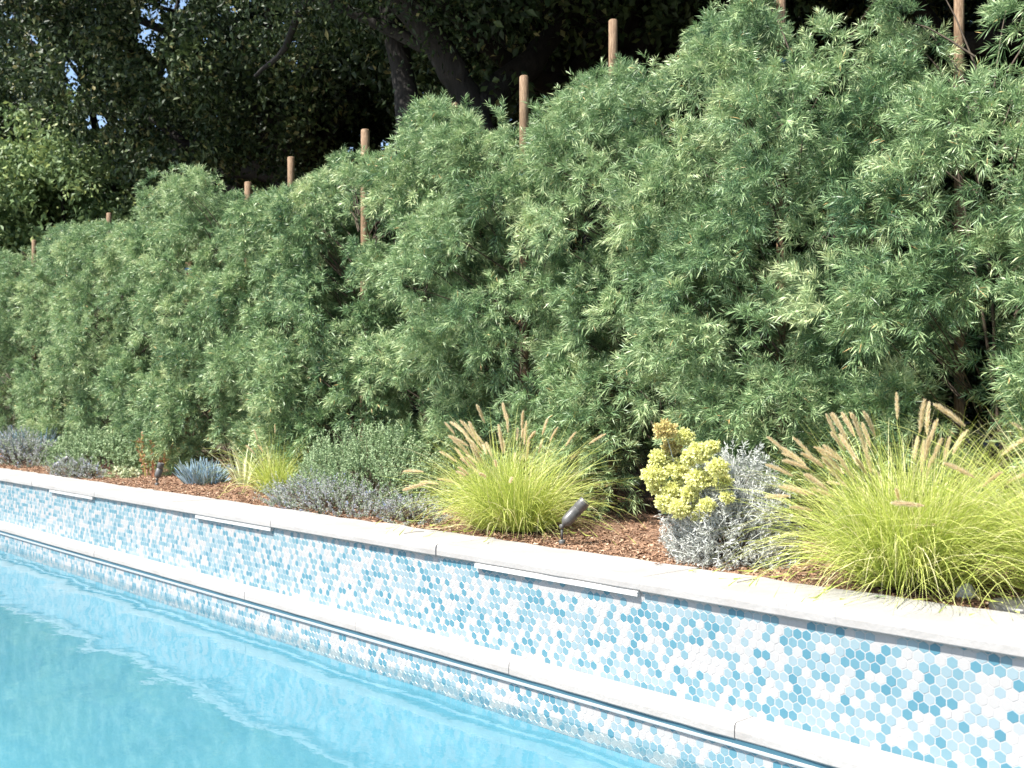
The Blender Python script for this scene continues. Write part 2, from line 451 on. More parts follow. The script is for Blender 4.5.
# coping slabs with slightly uneven fronts; joints read off the photograph
def slabs(name, joints, yf, yb, zb, zt, jit_y, jit_z, rng, ragged=False):
    for a_, b_ in zip(joints[:-1], joints[1:]):
        bm = bmesh.new()
        dy, dz = rng.uniform(-jit_y, jit_y), rng.uniform(-jit_z, jit_z)
        nseg = max(2, int((b_ - a_) / .12))
        xs_ = np.linspace(a_ + .002, b_ - .002, nseg + 1)
        prev = None
        prof = [(yf + dy + .006, zb + dz), (yf + dy, zb + dz + .006), (yf + dy - .001, (zb + zt) / 2), (yf + dy + .002, zt - .010), (yf + dy + .007, zt - .003), (yf + dy + .018, zt), (yb, zt), (yb, zb + dz)]
        rings = []
        for xk in xs_:
            o = rng.normal(0, .0012)
            ob = rng.normal(0, .012) if ragged else 0
            rings.append([bm.verts.new((xk, y + (o if i_ < 6 else ob), z + (rng.normal(0, .0006) if 2 <= i_ < 7 else 0))) for i_, (y, z) in enumerate(prof)])
        for r0, r1 in zip(rings[:-1], rings[1:]):
            for q in range(len(prof)):
                q2 = (q + 1) % len(prof)
                bm.faces.new([r0[q], r1[q], r1[q2], r0[q2]])
        bm.faces.new(rings[0]); bm.faces.new(rings[-1][::-1])
        bmesh.ops.recalc_face_normals(bm, faces=bm.faces[:])
        wchild(bm_obj(name, bm, M['stone']))
rs = np.random.default_rng(11)
jx = [onY(px, COPF)[0] for px in (271, 436, 640)]
jx = [XL, -20, -18, -16.6, -15.3, -13.8, -12.3, -10.85, -9.25, -7.75] + [x for x in jx] + [-.9, .3, 1.5, 2.7, XR]
jx = sorted(jx)
slabs('coping_slab', jx, COPF, COPB, Z_COP_B, Z_COP_T, .004, .003, rs, True)
jl = list(np.arange(XL, XR + .1, 1.3))
slabs('ledge_slab', jl, LEDF, WY + .0, Z_LED_B, Z_LED_T, .0015, .001, rs)
# cover track under the ledge: dark slot above a pale metal rail
bm = bmesh.new(); add_box(bm, (XL, LEDF + .009, Z_LED_B - .019), (XR, LEDF + .0195, Z_LED_B - .0005))
wchild(bm_obj('track_slot', bm, M['slot']))
bm = bmesh.new()
add_box(bm, (XL, LEDF + .004, Z_LED_B - .033), (XR, LEDF + .0195, Z_LED_B - .0195), .002)
wchild(bm_obj('track_rail', bm, M['metal']))
# three water feature spillway lips under the coping
for pa, pb_ in ((474, 637), (195, 270), (49, 92)):
    xa, xb = onY(pa, COPF)[0], onY(pb_, COPF)[0]
    bm = bmesh.new()
    for z0_, z1_, dy_ in ((-.0105, -.0035, .001), (-.0175, -.0120, .001), (-.0240, -.0190, 0)):
        add_box(bm, (xa, COPF + .001 + dy_, Z_COP_B + z0_), (xb, WY + .03, Z_COP_B + z1_), .0012)
    add_box(bm, (xa + .002, COPF + .008, Z_COP_B - .022), (xb - .002, WY + .0295, Z_COP_B - .0005))
    wchild(bm_obj('spillway', bm, M['acrylic']))

# ------------------------------------------------------------------ hedge
PROF = np.array([(-300, 262), (0, 250), (30, 245), (60, 224), (110, 220), (132, 222), (150, 172), (170, 165), (185, 162), (215, 172), (226, 190), (250, 190),
 (290, 185), (320, 170), (342, 150), (375, 152), (395, 150), (410, 112), (425, 98), (445, 98), (470, 106), (487, 132), (500, 104), (520, 110), (560, 96),
 (590, 70), (620, 60), (660, 54), (684, 50), (692, 15), (715, 14), (728, 22), (744, -10), (752, -40), (776, -40), (784, 14), (812, 10), (835, 8), (841, 48), (852, 60),
 (866, 52), (872, 10), (878, -45), (940, -50), (950, -30), (956, -8), (976, -4), (990, -12), (1002, -40), (1024, -60), (1400, -200)], float)
GAPS = [(390, 236, 24, 14), (365, 215, 9, 42), (523, 120, 7, 38), (613, 60, 9, 22), (190, 268, 10, 14), (781, 84, 6, 14), (850, 92, 20, 14), (862, 60, 16, 20),
        (985, 375, 30, 15), (910, 245, 14, 30), (618, 158, 14, 22), (430, 290, 14, 18), (690, 455, 20, 12), (230, 452, 20, 14), (418, 405, 12, 28), (640, 440, 14, 20),
        (454, 120, 5, 20), (291, 170, 7, 15), (248, 192, 6, 12), (800, 340, 18, 10), (580, 250, 10, 12), (290, 330, 12, 10), (150, 350, 12, 12)]
def lump(x, y, z, ph):
    return (np.sin(2.1*x + 1.3*z + ph) + np.sin(3.7*z - 2.3*y + 2.1*ph) + np.sin(4.9*x + 3.1*y - 2.7*z + ph*3)) / 3

def hedge_shrub(px_base, Y0, wid, hgt, nclus, per, label, seed, leafL=.058, leafW=.0068):
    rng = np.random.default_rng(seed)
    X0, dist = onY(px_base, Y0) if px_base is not None else (0, 5)
    return hedge_at(X0, Y0, wid, hgt, nclus, per, label, rng, leafL, leafW)

def hedge_at(X0, Y0, wid, hgt, nclus, per, label, rng, leafL, leafW):
    z0 = Z_BED
    got, P = 0, []
    ph = rng.uniform(0, 6)
    while got < nclus:
        k = 4000
        u = rng.uniform(0, 1, k) ** .9
        z = u * hgt
        rr = np.interp(u, [0, .12, .3, .62, .85, 1.0], [.62, .84, .98, 1.0, .82, .5])
        a = rng.uniform(0, 2 * np.pi, k)
        x = np.cos(a) * wid; y = np.sin(a) * .78
        f = rng.uniform(.45, 1.0, k) ** .6
        f *= 1 + .24 * lump(X0 + x, Y0 + y, z * 1.3, ph)
        p = np.stack([X0 + x * rr * f, Y0 + y * rr * f, z0 + .06 + z], 1)
        qx, qy, qd = project(p)
        ok = qy > np.interp(qx, PROF[:, 0], PROF[:, 1]) + 5 + .05 * F / qd
        for gx, gy, gw, gh in GAPS:
            ok &= (((qx - gx) / gw) ** 2 + ((qy - gy) / gh) ** 2) > 1
        ok &= lump(p[:, 0] * 2.3, p[:, 1] * 2, p[:, 2] * 2.6, ph) > -.26
        ok &= ~((p[:, 1] > Y0 + .35) & (rng.random(k) < .5))
        p = p[ok]; P.append(p); got += len(p)
    Bc = np.concatenate(P)[:nclus // 8]
    Br = rng.uniform(.14, .29, len(Bc))
    P = np.repeat(Bc, 17, 0); n = len(P)
    cen = np.array([X0, Y0, 0]); out = P - cen; out[:, 2] = 0; out = unit(out)
    out = unit(out + np.array([0, -.35, 0]))
    out[:, 2] = .35
    dirs = unit(unit(out) * .75 + rng.normal(0, .62, (n, 3)))
    P = P + dirs * (np.repeat(Br, 17) * rng.uniform(.5, 1, n))[:, None]
    qx, qy, qd = project(P)
    ok = (qy > np.interp(qx, PROF[:, 0], PROF[:, 1]) + .055 * F / qd) & (P[:, 2] > z0 + .05)
    for gx, gy, gw, gh in GAPS:
        ok &= ((((qx - gx) / gw) ** 2 + ((qy - gy) / gh) ** 2) > .8) | (P[:, 1] > Y0 + .3)
    P = P[ok]; out = dirs[ok]; n = len(P); bt = np.repeat(rng.normal(0, .13, len(Bc)), 17)[ok]
    # shoots of every cluster
    s = 3
    Q = np.repeat(P, s, 0)
    D = unit(unit(np.repeat(out, s, 0)) * .9 + rng.normal(0, .34, (n * s, 3)) + np.array([0, 0, .10]))
    SL = rng.uniform(.06, .15, n * s)
    # leaves along each shoot
    ctone = np.repeat(bt + rng.normal(0, .08, n), s * per)
    Q2 = np.repeat(Q, per, 0); D2 = np.repeat(D, per, 0); L2 = np.repeat(SL, per)
    tpos = np.tile((np.arange(per) + .5) / per, n * s) * .9 + .1
    cent = Q2 + D2 * (L2 * tpos)[:, None]
    cent[:, 2] -= .03 * tpos ** 2
    side = unit(np.cross(D2, rng.normal(size=D2.shape)))
    LD = unit(D2 * (.35 + .85 * tpos[:, None]) + side * .85)
    LL = leafL * rng.uniform(.7, 1.2, len(cent)) * (1.1 - .3 * tpos)
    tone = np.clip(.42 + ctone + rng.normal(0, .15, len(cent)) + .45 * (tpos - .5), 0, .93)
    tone[rng.random(len(cent)) < .006] = 1.0
    root = thing('hedge_shrub', (X0, Y0, z0), label, 'shrub', 'feathery hedge shrubs behind the planting bed')
    off = np.array([X0, Y0, z0])
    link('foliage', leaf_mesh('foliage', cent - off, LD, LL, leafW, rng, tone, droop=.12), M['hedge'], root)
    # stems and branches
    paths = []
    for q in range(3):
        b0 = np.array([rng.uniform(-.14, .14), rng.uniform(-.12, .12), -.05]); t1 = np.array([rng.uniform(-.45, .45), rng.uniform(-.1, .35), hgt * .72])
        mid = (b0 + t1) / 2 + np.array([rng.normal(0, .1), rng.normal(0, .1), 0])
        paths.append((curve_pts([b0, mid, t1], 9), np.linspace(.014, .005, 9)))
    for c in P[rng.permutation(n)[:75]] - off:
        st = np.array([c[0] * .15, c[1] * .15, max(0.05, c[2] - rng.uniform(.3, .7))])
        mid = st * .45 + c * .55 + np.array([0, 0, .05])
        paths.append((curve_pts([st, mid, c], 5), np.linspace(.006, .002, 5)))
    link('branches', tube_mesh('branches', paths, 4), M['twig'], root)
    return root

sh_specs = [  # X, label
 (-1.35, 'feathery hedge shrub cut by the right edge, behind the last fountain grass'),
 (-2.45, 'tallest feathery hedge shrub, reaching past the top edge right behind the largest fountain grass'),
 (-3.55, 'feathery hedge shrub with a stake rising at its crown, behind the silver shrub'),
 (-4.6, 'broad feathery hedge shrub under the stake nearest the top edge, behind the yellow flower heads'),
 (-5.7, 'feathery hedge shrub with the tall bare stake, behind the middle fountain grass'),
 (-6.85, 'feathery hedge shrub right of the open gap that shows the trunk, behind the purple catmint'),
 (-8.0, 'feathery hedge shrub with the longest exposed stake in front of its gap, behind the catmint'),
 (-9.2, 'feathery hedge shrub over the small yellow grass and the striped strap leaved plant'),
 (-10.4, 'feathery hedge shrub behind the blue fingered succulent'),
 (-11.7, 'feathery hedge shrub with the raised round tuft on its crown, behind the orange stems'),
 (-13.1, 'feathery hedge shrub behind the green mound left of the orange stems'),
 (-14.6, 'pale feathery hedge shrub with a short stake end, behind the leftmost purple flowers'),
 (-16.2, 'far feathery hedge shrub with a thin stake by the left edge'),
 (-18.0, 'farthest feathery hedge shrub cut by the left edge of the picture')]
for k, (X0, lab) in enumerate(sh_specs):
    near = k < 5
    hedge_at(X0, 5.42 + (.05 if k % 2 else -.05), .80 if k < 8 else .9, 3.22, 1260 if k < 9 else 1050, 23 if near else 18, lab, np.random.default_rng(100 + k),
             .063 if near else .064, .0048 if near else .0068)

# ------------------------------------------------------------------ stakes
def stake(px, top_py, Y0, r, label, tie_py=None, lean=0.0, short=None):
    Y0 += .42; r *= 1.06
    X0, d = onY(px, Y0)
    ztop = CAMZ + (HOR - top_py) * d / F
    h = ztop - .5
    root = thing('garden_stake', (X0, Y0, .5), label, 'stake', 'round wooden stakes holding up the hedge')
    root.rotation_euler = (0, 0, 0)
    bm = bmesh.new()
    rng = np.random.default_rng(int(px))
    prof = [(r * .98, 0)] + [(r * (1 + rng.normal(0, .02)), h * q / 12) for q in range(1, 12)] + [(r, h - .008), (r * .8, h)]
    lathe(bm, prof, seg=14)
    for v in bm.verts: v.co.x += lean * v.co.z
    bm_obj('pole', bm, M['stake'], root, True)
    if tie_py:
        zt = CAMZ + (HOR - tie_py) * d / F - .5
        bm = bmesh.new(); lathe(bm, [(r * 1.12, zt - .018), (r * 1.22, zt), (r * 1.12, zt + .018)], seg=14)
        for v in bm.verts: v.co.x += lean * v.co.z
        bm_obj('tie', bm, M['tie'], root, True)
stake(34, 240, 4.95, .030, 'thin wooden stake end at the far left of the hedge')
stake(109, 213, 5.2, .032, 'short wooden stake end left of the raised round tuft')
stake(189, 262, 4.85, .038, 'low wooden stake with a blue tie, sunk in the hedge under the raised tuft', 270)
stake(248, 182, 5.1, .036, 'pale wooden stake end between the raised tuft and the taller brown stake')
stake(291, 157, 5.15, .034, 'brown wooden stake end left of the longest exposed stake')
stake(364, 130, 4.85, .036, 'longest exposed wooden stake with a blue tie, beside the gap in the hedge', 252, .006)
stake(455, 103, 5.5, .028, 'slim wooden stake half hidden in leaves left of the tall bare stake')
stake(524, 76, 5.05, .033, 'tall bare wooden stake above the middle fountain grass', 176)
stake(613, 20, 5.3, .031, 'round topped wooden stake just under the top edge of the picture')
stake(781, -12, 5.35, .027, 'wooden stake running out of the top of the picture behind a leafy shoot', 62)
stake(959, -14, 5.5, .026, 'rightmost wooden stake, only its end showing above the hedge')

# ------------------------------------------------------------------ oaks and other trees
def crown(seed, rx, ry, rz, nclus, per, leaf, leafw, hole=-.55, cl_r=.55):
    rng = np.random.default_rng(seed); P, got = [], 0
    while got < nclus:
        p = rng.normal(size=(3000, 3)); p = unit(p) * (rng.uniform(.15, 1, 3000) ** .45)[:, None]
        k = 1 + .2 * lump(p[:, 0] * 3, p[:, 1] * 3, p[:, 2] * 3, seed)
        p *= k[:, None]
        p = p * np.array([rx, ry, rz])
        ok = lump(p[:, 0] * .8, p[:, 1] * .8, p[:, 2] * 1.0, seed * 1.7) > hole
        p = p[ok]; P.append(p); got += len(p)
    P = np.concatenate(P)[:nclus]
    c = np.repeat(P, per, 0); nn = len(c)
    q = c + rng.normal(0, 1, (nn, 3)) * np.array([cl_r, cl_r, cl_r * .6]) * .45
    D = unit(rng.normal(size=(nn, 3)) + np.array([0, 0, -.25]))
    ct = np.repeat(rng.normal(0, .15, nclus), per)
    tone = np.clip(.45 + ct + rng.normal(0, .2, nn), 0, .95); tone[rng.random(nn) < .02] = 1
    return P, leaf_mesh('crown', q, D, leaf * rng.uniform(.6, 1.3, nn), leafw, rng, tone, droop=.1, belly=.5)
def limbs(rng, base, fork, ends, r0):
    paths = [(curve_pts([base, (np.array(base) + fork) / 2 + rng.normal(0, .12, 3), fork], 10), np.linspace(r0, r0 * .72, 10))]
    for e in ends:
        mid = (np.array(fork) + e) / 2 + rng.normal(0, .45, 3) + np.array([0, 0, .3])
        paths.append((curve_pts([fork, mid, e], 10), np.linspace(r0 * .5, .03, 10)))
    return paths
variants = []
for sd, (rx, ry, rz) in ((3, (5.2, 4.2, 3.6)), (8, (5.6, 4.4, 3.9))):
    P, me = crown(sd, rx, ry, rz, 1000, 190, .105, .062, -.45, .48)
    me.materials.append(M['oak'])
    rng = np.random.default_rng(sd)
    ends = P[rng.permutation(len(P))[:26]]
    tr = tube_mesh('trunk', limbs(rng, (0.4, .2, -8.2), np.array([0, 0, -3.2]), ends, .34), 10)
    tr.materials.append(M['bark'])
    variants.append((me, tr))
def tree(name, v, x, y, zc, rz, s, label, group='dark oaks behind the hedge'):
    me, tr = variants[v]
    root = thing(name, (x, y, .6), label, 'tree', group, rz)
    root.scale = (s, s, s)
    for nm, m_ in (('crown', me), ('trunk', tr)):
        o = link(nm, m_, None, root); o.location = (0, 0, (zc - .6) / s)
    carved(root)
HOLES = [(152, 28, 13, 26), (172, 4, 16, 9), (163, 72, 6, 9), (72, 78, 8, 26), (60, 112, 5, 8), (96, 122, 12, 8), (232, 10, 5, 4), (303, 4, 5, 4), (636, 18, 10, 10), (645, 2, 12, 5), (33, 40, 6, 7), (10, 15, 7, 5), (385, 145, 6, 5), (352, 150, 5, 4), (205, 40, 4, 4)]
def carved(tree_root):
    o = [c for c in tree_root.children if c.name.startswith('crown')][0]
    me = o.data; nv = len(me.vertices); co = np.empty(nv * 3, np.float32); me.vertices.foreach_get('co', co); co = co.reshape(-1, 3)
    s_ = tree_root.scale[0]; a = tree_root.rotation_euler[2]
    p = co + np.array(o.location); p = p * s_
    W_ = np.stack([p[:, 0] * math.cos(a) - p[:, 1] * math.sin(a), p[:, 0] * math.sin(a) + p[:, 1] * math.cos(a), p[:, 2]], 1) + np.array(tree_root.location)
    lc = W_.reshape(-1, 4, 3).mean(1); qx, qy, _ = project(lc)
    kill = np.zeros(len(lc), bool)
    for hx, hy, hw, hh in HOLES:
        ang = np.arctan2(qy - hy, qx - hx)
        k = 1 + .3 * np.sin(3 * ang + hx) + .25 * np.sin(7 * ang + hy)
        kill |= ((((qx - hx) / hw) ** 2 + ((qy - hy) / hh) ** 2) < k)
    kill &= np.random.default_rng(3).random(len(kill)) < .93
    if kill.sum() < 5: return
    keep = ~kill; tn = np.empty(len(lc), np.float32); me.attributes['tone'].data.foreach_get('value', tn)
    V_ = co.reshape(-1, 4, 3)[keep].reshape(-1, 3)
    nm = npmesh('crown', V_, 4, np.arange(len(V_)), tn[keep]); nm.materials.append(M['oak']); o.data = nm
front = [(-2.0, 9.2, 8.6, .3, 0, 'dark oak canopy over the hedge in the top right corner'),
         (-9.0, 9.6, 8.7, 2.1, 1, 'dark oak canopy above the heavy leaning trunk, top middle'),
         (-17.0, 10.0, 8.9, 4.0, 0, 'dark oak canopy above the raised hedge tuft, left of the leaning trunk'),
         (-27.5, 11.0, 8.6, 1.0, 1, 'oak canopy right of the sky gap at the upper left'),
         (-39.5, 11.5, 8.8, 5.0, 0, 'oak canopy left of the sky gap at the upper left')]
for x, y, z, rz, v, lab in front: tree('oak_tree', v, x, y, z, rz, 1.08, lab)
back = [(3.0, 17, 5.6, .9, 1, 'shaded lower oak farthest right behind the canopy'), (-6.5, 17.5, 5.6, 2.9, 0, 'shaded oak behind the hedge right of the leaning trunk'),
        (-15.5, 18, 5.7, 3.3, 1, 'shaded oak seen beneath the canopy right of centre left'), (-25.5, 19, 5.6, .2, 0, 'shaded oak beneath the canopy behind the raised hedge tuft'),
        (-38.0, 21, 5.8, 1.9, 1, 'distant shaded oak under the sky gap'), (-52.0, 20, 6.2, 2.4, 0, 'farthest oak at the left edge behind the glossy leaved tree')]
low = [(-1.5, 13.5, 3.4, 1.2, 0, 'low dark tree filling the gap behind the rightmost stake'), (-8.0, 14.0, 3.3, 4.2, 1, 'low dark tree behind the thick trunk and round topped stake'),
       (-14.5, 14.0, 3.3, 2.2, 0, 'low dark tree just right of the long exposed stake, deep behind the hedge'), (-22.0, 14.5, 3.3, .7, 1, 'low dark tree behind the brown stake end left of the long stake'),
       (-30.5, 15.5, 3.3, 3.6, 0, 'low dark tree deep behind the raised hedge tuft')]
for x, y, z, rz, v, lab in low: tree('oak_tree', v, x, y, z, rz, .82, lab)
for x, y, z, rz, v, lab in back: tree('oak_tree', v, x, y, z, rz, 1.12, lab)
# the heavy leaning oak whose trunk shows
rng = np.random.default_rng(21)
tb = thing('oak_tree', deep(455, 330, 11.0)[:2] + (.6,), 'heavy dark leaning oak trunk forking above the hedge, left of the tall bare stake', 'tree', 'dark oaks behind the hedge')
o3 = np.array(tb.location)
def dp(l): return [np.array(deep(*q)) - o3 for q in l]
paths = []
for l, r0, r1 in (([(470, 420, 11.2), (430, 262, 11), (392, 222, 11)], .21, .18),
                  ([(530, 420, 10.8), (497, 190, 10.8), (470, 118, 10.8), (436, 50, 10.8), (392, -10, 10.8), (330, -90, 10.5)], .19, .13),
                  ([(392, 222, 11), (415, 120, 11), (404, 40, 11.2), (380, -60, 11.4)], .15, .10),
                  ([(470, 118, 10.8), (530, 60, 11.3), (570, 20, 11.8), (640, -60, 12)], .17, .09),
                  ([(436, 50, 10.8), (370, 20, 11), (311, 0, 11), (285, 40, 11.6), (255, 70, 12)], .07, .02)):
    p = curve_pts(dp(l), 16); p += np.cumsum(rng.normal(0, .016, p.shape), 0)
    paths.append((p, np.linspace(r0, r1, 16) * (1 + rng.normal(0, .07, 16))))
link('trunk', tube_mesh('trunk', paths, 14), M['bark'], tb)
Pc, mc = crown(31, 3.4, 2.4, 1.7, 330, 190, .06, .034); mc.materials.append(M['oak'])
o = link('crown', mc, None, tb); o.location = Vector(dp([(400, -150, 10.3)])[0])
tb2 = thing('oak_tree', deep(560, 330, 13.0)[:2] + (.6,), 'thick dark oak trunk behind the round topped stake', 'tree', 'dark oaks behind the hedge')
o3 = np.array(tb2.location)
paths = []
for l, r0, r1 in (([(545, 420, 13), (560, 120, 13), (580, 50, 13), (590, -10, 13), (560, -90, 13)], .26, .18),
                  ([(580, 60, 13), (625, 35, 13.2), (680, -5, 13.5), (740, -70, 14)], .2, .1),
                  ([(560, 110, 13), (600, 40, 12.6), (606, -40, 12.2)], .2, .12)):
    p = curve_pts(dp(l), 14); p += np.cumsum(rng.normal(0, .012, p.shape), 0)
    paths.append((p, np.linspace(r0, r1, 14)))
link('trunk', tube_mesh('trunk', paths, 14), M['bark'], tb2)
Pc, mc = crown(33, 3.0, 2.2, 1.6, 300, 190, .06, .034); mc.materials.append(M['oak'])
o = link('crown', mc, None, tb2); o.location = Vector(dp([(640, -150, 13.5)])[0])
# glossy leaved tree at the left, in the sun
def laurel(px, Y0, zc, rr, label, seed):
    X0, d = onY(px, Y0)
    root = thing('laurel_tree', (X0, Y0, .6), label, 'tree', 'bright leafy trees at the far left')
    P, me = crown(seed, rr[0], rr[1], rr[2], 380, 120, .15, .075, -.15, .42)
    me.materials.append(M['laurel'])
    o = link('crown', me, None, root); o.location = (0, 0, zc - .6)
    rng = np.random.default_rng(seed)
    ends = P[rng.permutation(len(P))[:16]] + np.array([0, 0, zc - .6])
    link('trunk', tube_mesh('trunk', limbs(rng, (0, 0, -.1), np.array([.1, 0, 1.2]), ends, .14), 8), M['bark'], root)
laurel(48, 7.7, 4.6, (2.9, 1.7, 2.9), 'sunlit leafy tree with glossy leaves behind the left end of the hedge', 41)
laurel(-60, 7.6, 5.0, (2.8, 1.8, 3.2), 'taller glossy leaved tree cut by the left edge', 42)

# ------------------------------------------------------------------ fountain grasses
def ribbons(base, az, th0, th1, Ln, Wd, K, rng, twist=.5):
    n = len(base); s = np.linspace(0, 1, K)
    th = th0[:, None] + (th1 - th0)[:, None] * s[None] ** 1.4 + np.cumsum(rng.normal(0, .07, (n, K)), 1)
    az_ = az[:, None] + rng.normal(0, .25, n)[:, None] * s[None]
    d = np.stack([np.sin(th) * np.cos(az_), np.sin(th) * np.sin(az_), np.cos(th)], -1)
    step = (Ln / (K - 1))[:, None, None]
    P = base[:, None] + np.concatenate([np.zeros((n, 1, 3)), np.cumsum(d[:, :-1] * step, 1)], 1)
    wv = np.stack([-np.sin(az_), np.cos(az_), np.zeros_like(az_)], -1)
    up = np.cross(d, wv)
    tw = rng.uniform(-twist, twist, n)[:, None, None] * 2
    wv = wv * np.cos(tw) + up * np.sin(tw)
    wid = Wd[:, None] * np.clip(1.05 - s[None] ** 2, .12, 1)
    A = P + wv * wid[..., None] / 2; Bv = P - wv * wid[..., None] / 2
    V = np.stack([A, Bv], 2).reshape(-1, 3)
    o = (np.arange(n) * K * 2)[:, None]; k = (np.arange(K - 1) * 2)[None]
    I = np.stack([o + k, o + k + 1, o + k + 3, o + k + 2], -1).reshape(-1)
    return V, I, P, d

def seed_meshes():
    out = []
    for sd in range(4):
        rng = np.random.default_rng(50 + sd); Lh = .105 + .02 * rng.random()
        n = 620; t_ = rng.random(n); bend = rng.uniform(.1, .5)
        ax = np.stack([bend * .5 * (t_ * Lh) ** 2 / Lh * 1.0, np.zeros(n), t_ * Lh], 1)
        a = rng.uniform(0, 2 * np.pi, n); tl = .65 + rng.normal(0, .12, n)
        D = unit(np.stack([np.cos(a) * np.sin(tl), np.sin(a) * np.sin(tl), np.cos(tl)], 1))
        r_ = .0135 * np.clip(np.sin(np.pi * (t_ * .8 + .12)) * 1.25, .5, 1)
        out.append(leaf_mesh('seed_head', ax, D, r_ / np.sin(.65) * rng.uniform(.7, 1.25, n), .0019, rng, np.clip(rng.normal(.5, .25, n), 0, 1), belly=.35))
        out[-1].materials.append(M['seed'])
    return out
SEEDS = seed_meshes()

def fountain_grass(x, y, rad_, hgt, nb, nh, label, seed, tilt=1.0, head_s=1.1, lop=.35):
    rng = np.random.default_rng(seed)
    root = thing('fountain_grass', (x, y, Z_BED), label, 'grass', 'yellow green fountain grasses')
    a = rng.uniform(0, 2 * np.pi, nb); rr = .10 * np.sqrt(rng.random(nb)) * rad_ / .5
    base = np.stack([rr * np.cos(a), rr * np.sin(a), np.zeros(nb)], 1)
    az = a + rng.normal(0, .5, nb)
    tuf = rng.integers(0, 7, nb); ta = rng.uniform(0, 2 * np.pi, 7); tr_ = rng.uniform(.03, .15, 7) * rad_ / .5
    base += np.stack([tr_[tuf] * np.cos(ta[tuf]), tr_[tuf] * np.sin(ta[tuf]), np.zeros(nb)], 1)
    az += .5 * np.sin(ta[tuf] - az) * rng.random(nb)
    tlen = rng.uniform(.78, 1.15, 7)[tuf]
    q = rng.random(nb)
    th0 = .04 + .80 * q + rng.normal(0, .10, nb); th1 = th0 + rng.uniform(.5, 2.0, nb) * (.6 + .6 * q)
    Ln = rng.uniform(.4, 1.15, nb) * hgt * 1.25 * tlen * (1 + .18 * q)
    V, I, P, d = ribbons(base, az, np.abs(th0), th1, Ln, rng.uniform(.0022, .0042, nb), 9, rng)
    V[:, 2] = np.maximum(V[:, 2], .034 + rng.random(len(V)) * .012)
    tone = np.repeat(np.where(rng.random(nb) < .07, 1.3, np.clip(rng.normal(.45, .26, nb), 0, 1)), 8) + np.tile(np.linspace(-.2, .2, 8), nb)
    link('blades', npmesh('blades', V, 4, I, np.clip(tone, 0, 1)), M['grass'], root)
    az = np.where(rng.random(nh) < lop, rng.normal(np.pi * 1.12, .75, nh), rng.uniform(0, 2 * np.pi, nh))
    q = rng.random(nh) ** .7
    V, I, P, d = ribbons(np.stack([.05 * np.cos(az), .05 * np.sin(az), np.zeros(nh)], 1), az, .03 + .6 * q, .12 + 1.25 * q + rng.normal(0, .1, nh), hgt * rng.uniform(.9, 1.45, nh), np.full(nh, .0022), 10, rng)
    link('stalks', npmesh('stalks', V, 4, I, rng.random(nh * 9)), M['grass_stalk'], root)
    for k in range(nh):
        o = link('seed_head', SEEDS[k % 4], None, root)
        o.location = Vector(P[k, -1] - d[k, -1] * .004)
        dz = Vector(d[k, -1]); dx = Vector((math.cos(az[k]), math.sin(az[k]), -.6)); dyv = dz.cross(dx).normalized(); dx = dyv.cross(dz)
        o.rotation_euler = Matrix((dx, dyv, dz)).transposed().to_euler()
        sc = head_s * rng.uniform(.7, 1.15); o.scale = (sc * .75, sc * .75, sc)
    return root
gx, gy = onY(906, 4.2)[0], 4.2
fountain_grass(gx, gy, .46, .50, 4200, 54, 'largest yellow green fountain grass, spilling over the coping at the right', 61)
gx, gy = onY(516, 4.24)[0], 4.24
fountain_grass(gx, gy, .44, .48, 3600, 56, 'yellow green fountain grass in the middle, beside the near spotlight', 62, head_s=1.15)
fountain_grass(-1.60, 4.34, .36, .60, 1900, 9, 'yellow green fountain grass cut by the right edge behind the pale rock', 63)
gx, gy = onY(276, 4.5)[0], 4.5
fountain_grass(gx, gy, .3, .42, 900, 9, 'small upright yellow grass beside the striped strap leaved plant', 64, head_s=.8)

# ------------------------------------------------------------------ low plants
def mound(name, x, y, rx, ry, h, n, leaf, lw, mat, label, cat, seed, part='foliage', group=None, up=.6, shoots=None, root=None, z=Z_BED):
    rng = np.random.default_rng(seed)
    if root is None: root = thing(name, (x, y, z), label, cat, group)
    ns = max(8, n // 26)
    a = rng.uniform(0, 2 * np.pi, ns); el = np.arccos(rng.uniform(0, 1, ns)); f = rng.uniform(.55, 1.0, ns) ** .6
    f *= 1 + .16 * np.sin(a * 3 + seed) * np.sin(el * 4)
    p = np.stack([rx * f * np.sin(el) * np.cos(a), ry * f * np.sin(el) * np.sin(a), h * f * np.cos(el)], 1)
    dr = unit(p / np.array([rx, ry, h]) + np.array([0, 0, up]) + rng.normal(0, .3, p.shape))
    t_ = np.tile(np.linspace(0, 1, 26), ns)
    SL = np.repeat(rng.uniform(.06, .13, ns), 26) * (h / .5) ** .5
    c = np.repeat(p, 26, 0) + np.repeat(dr, 26, 0) * (SL * (t_ - .7))[:, None]
    c[:, 2] = np.abs(c[:, 2]) + .01
    D = unit(np.repeat(dr, 26, 0) * .5 + rng.normal(0, .6, c.shape))
    tone = np.clip(.4 + .25 * t_ + np.repeat(rng.normal(0, .12, ns), 26) + rng.normal(0, .13, len(c)), 0, 1)
    link(part, leaf_mesh(part, c, D, leaf * rng.uniform(.6, 1.3, len(c)), lw, rng, tone, belly=.5), mat, root)
    st = [(curve_pts([(q[0] * .1, q[1] * .1, -.02), (q[0] * .6, q[1] * .6, q[2] * .7), q], 5), np.linspace(.003, .0015, 5)) for q in p[:160]]
    link('stems', tube_mesh('stems', st, 4), M['twig'], root)
    return root
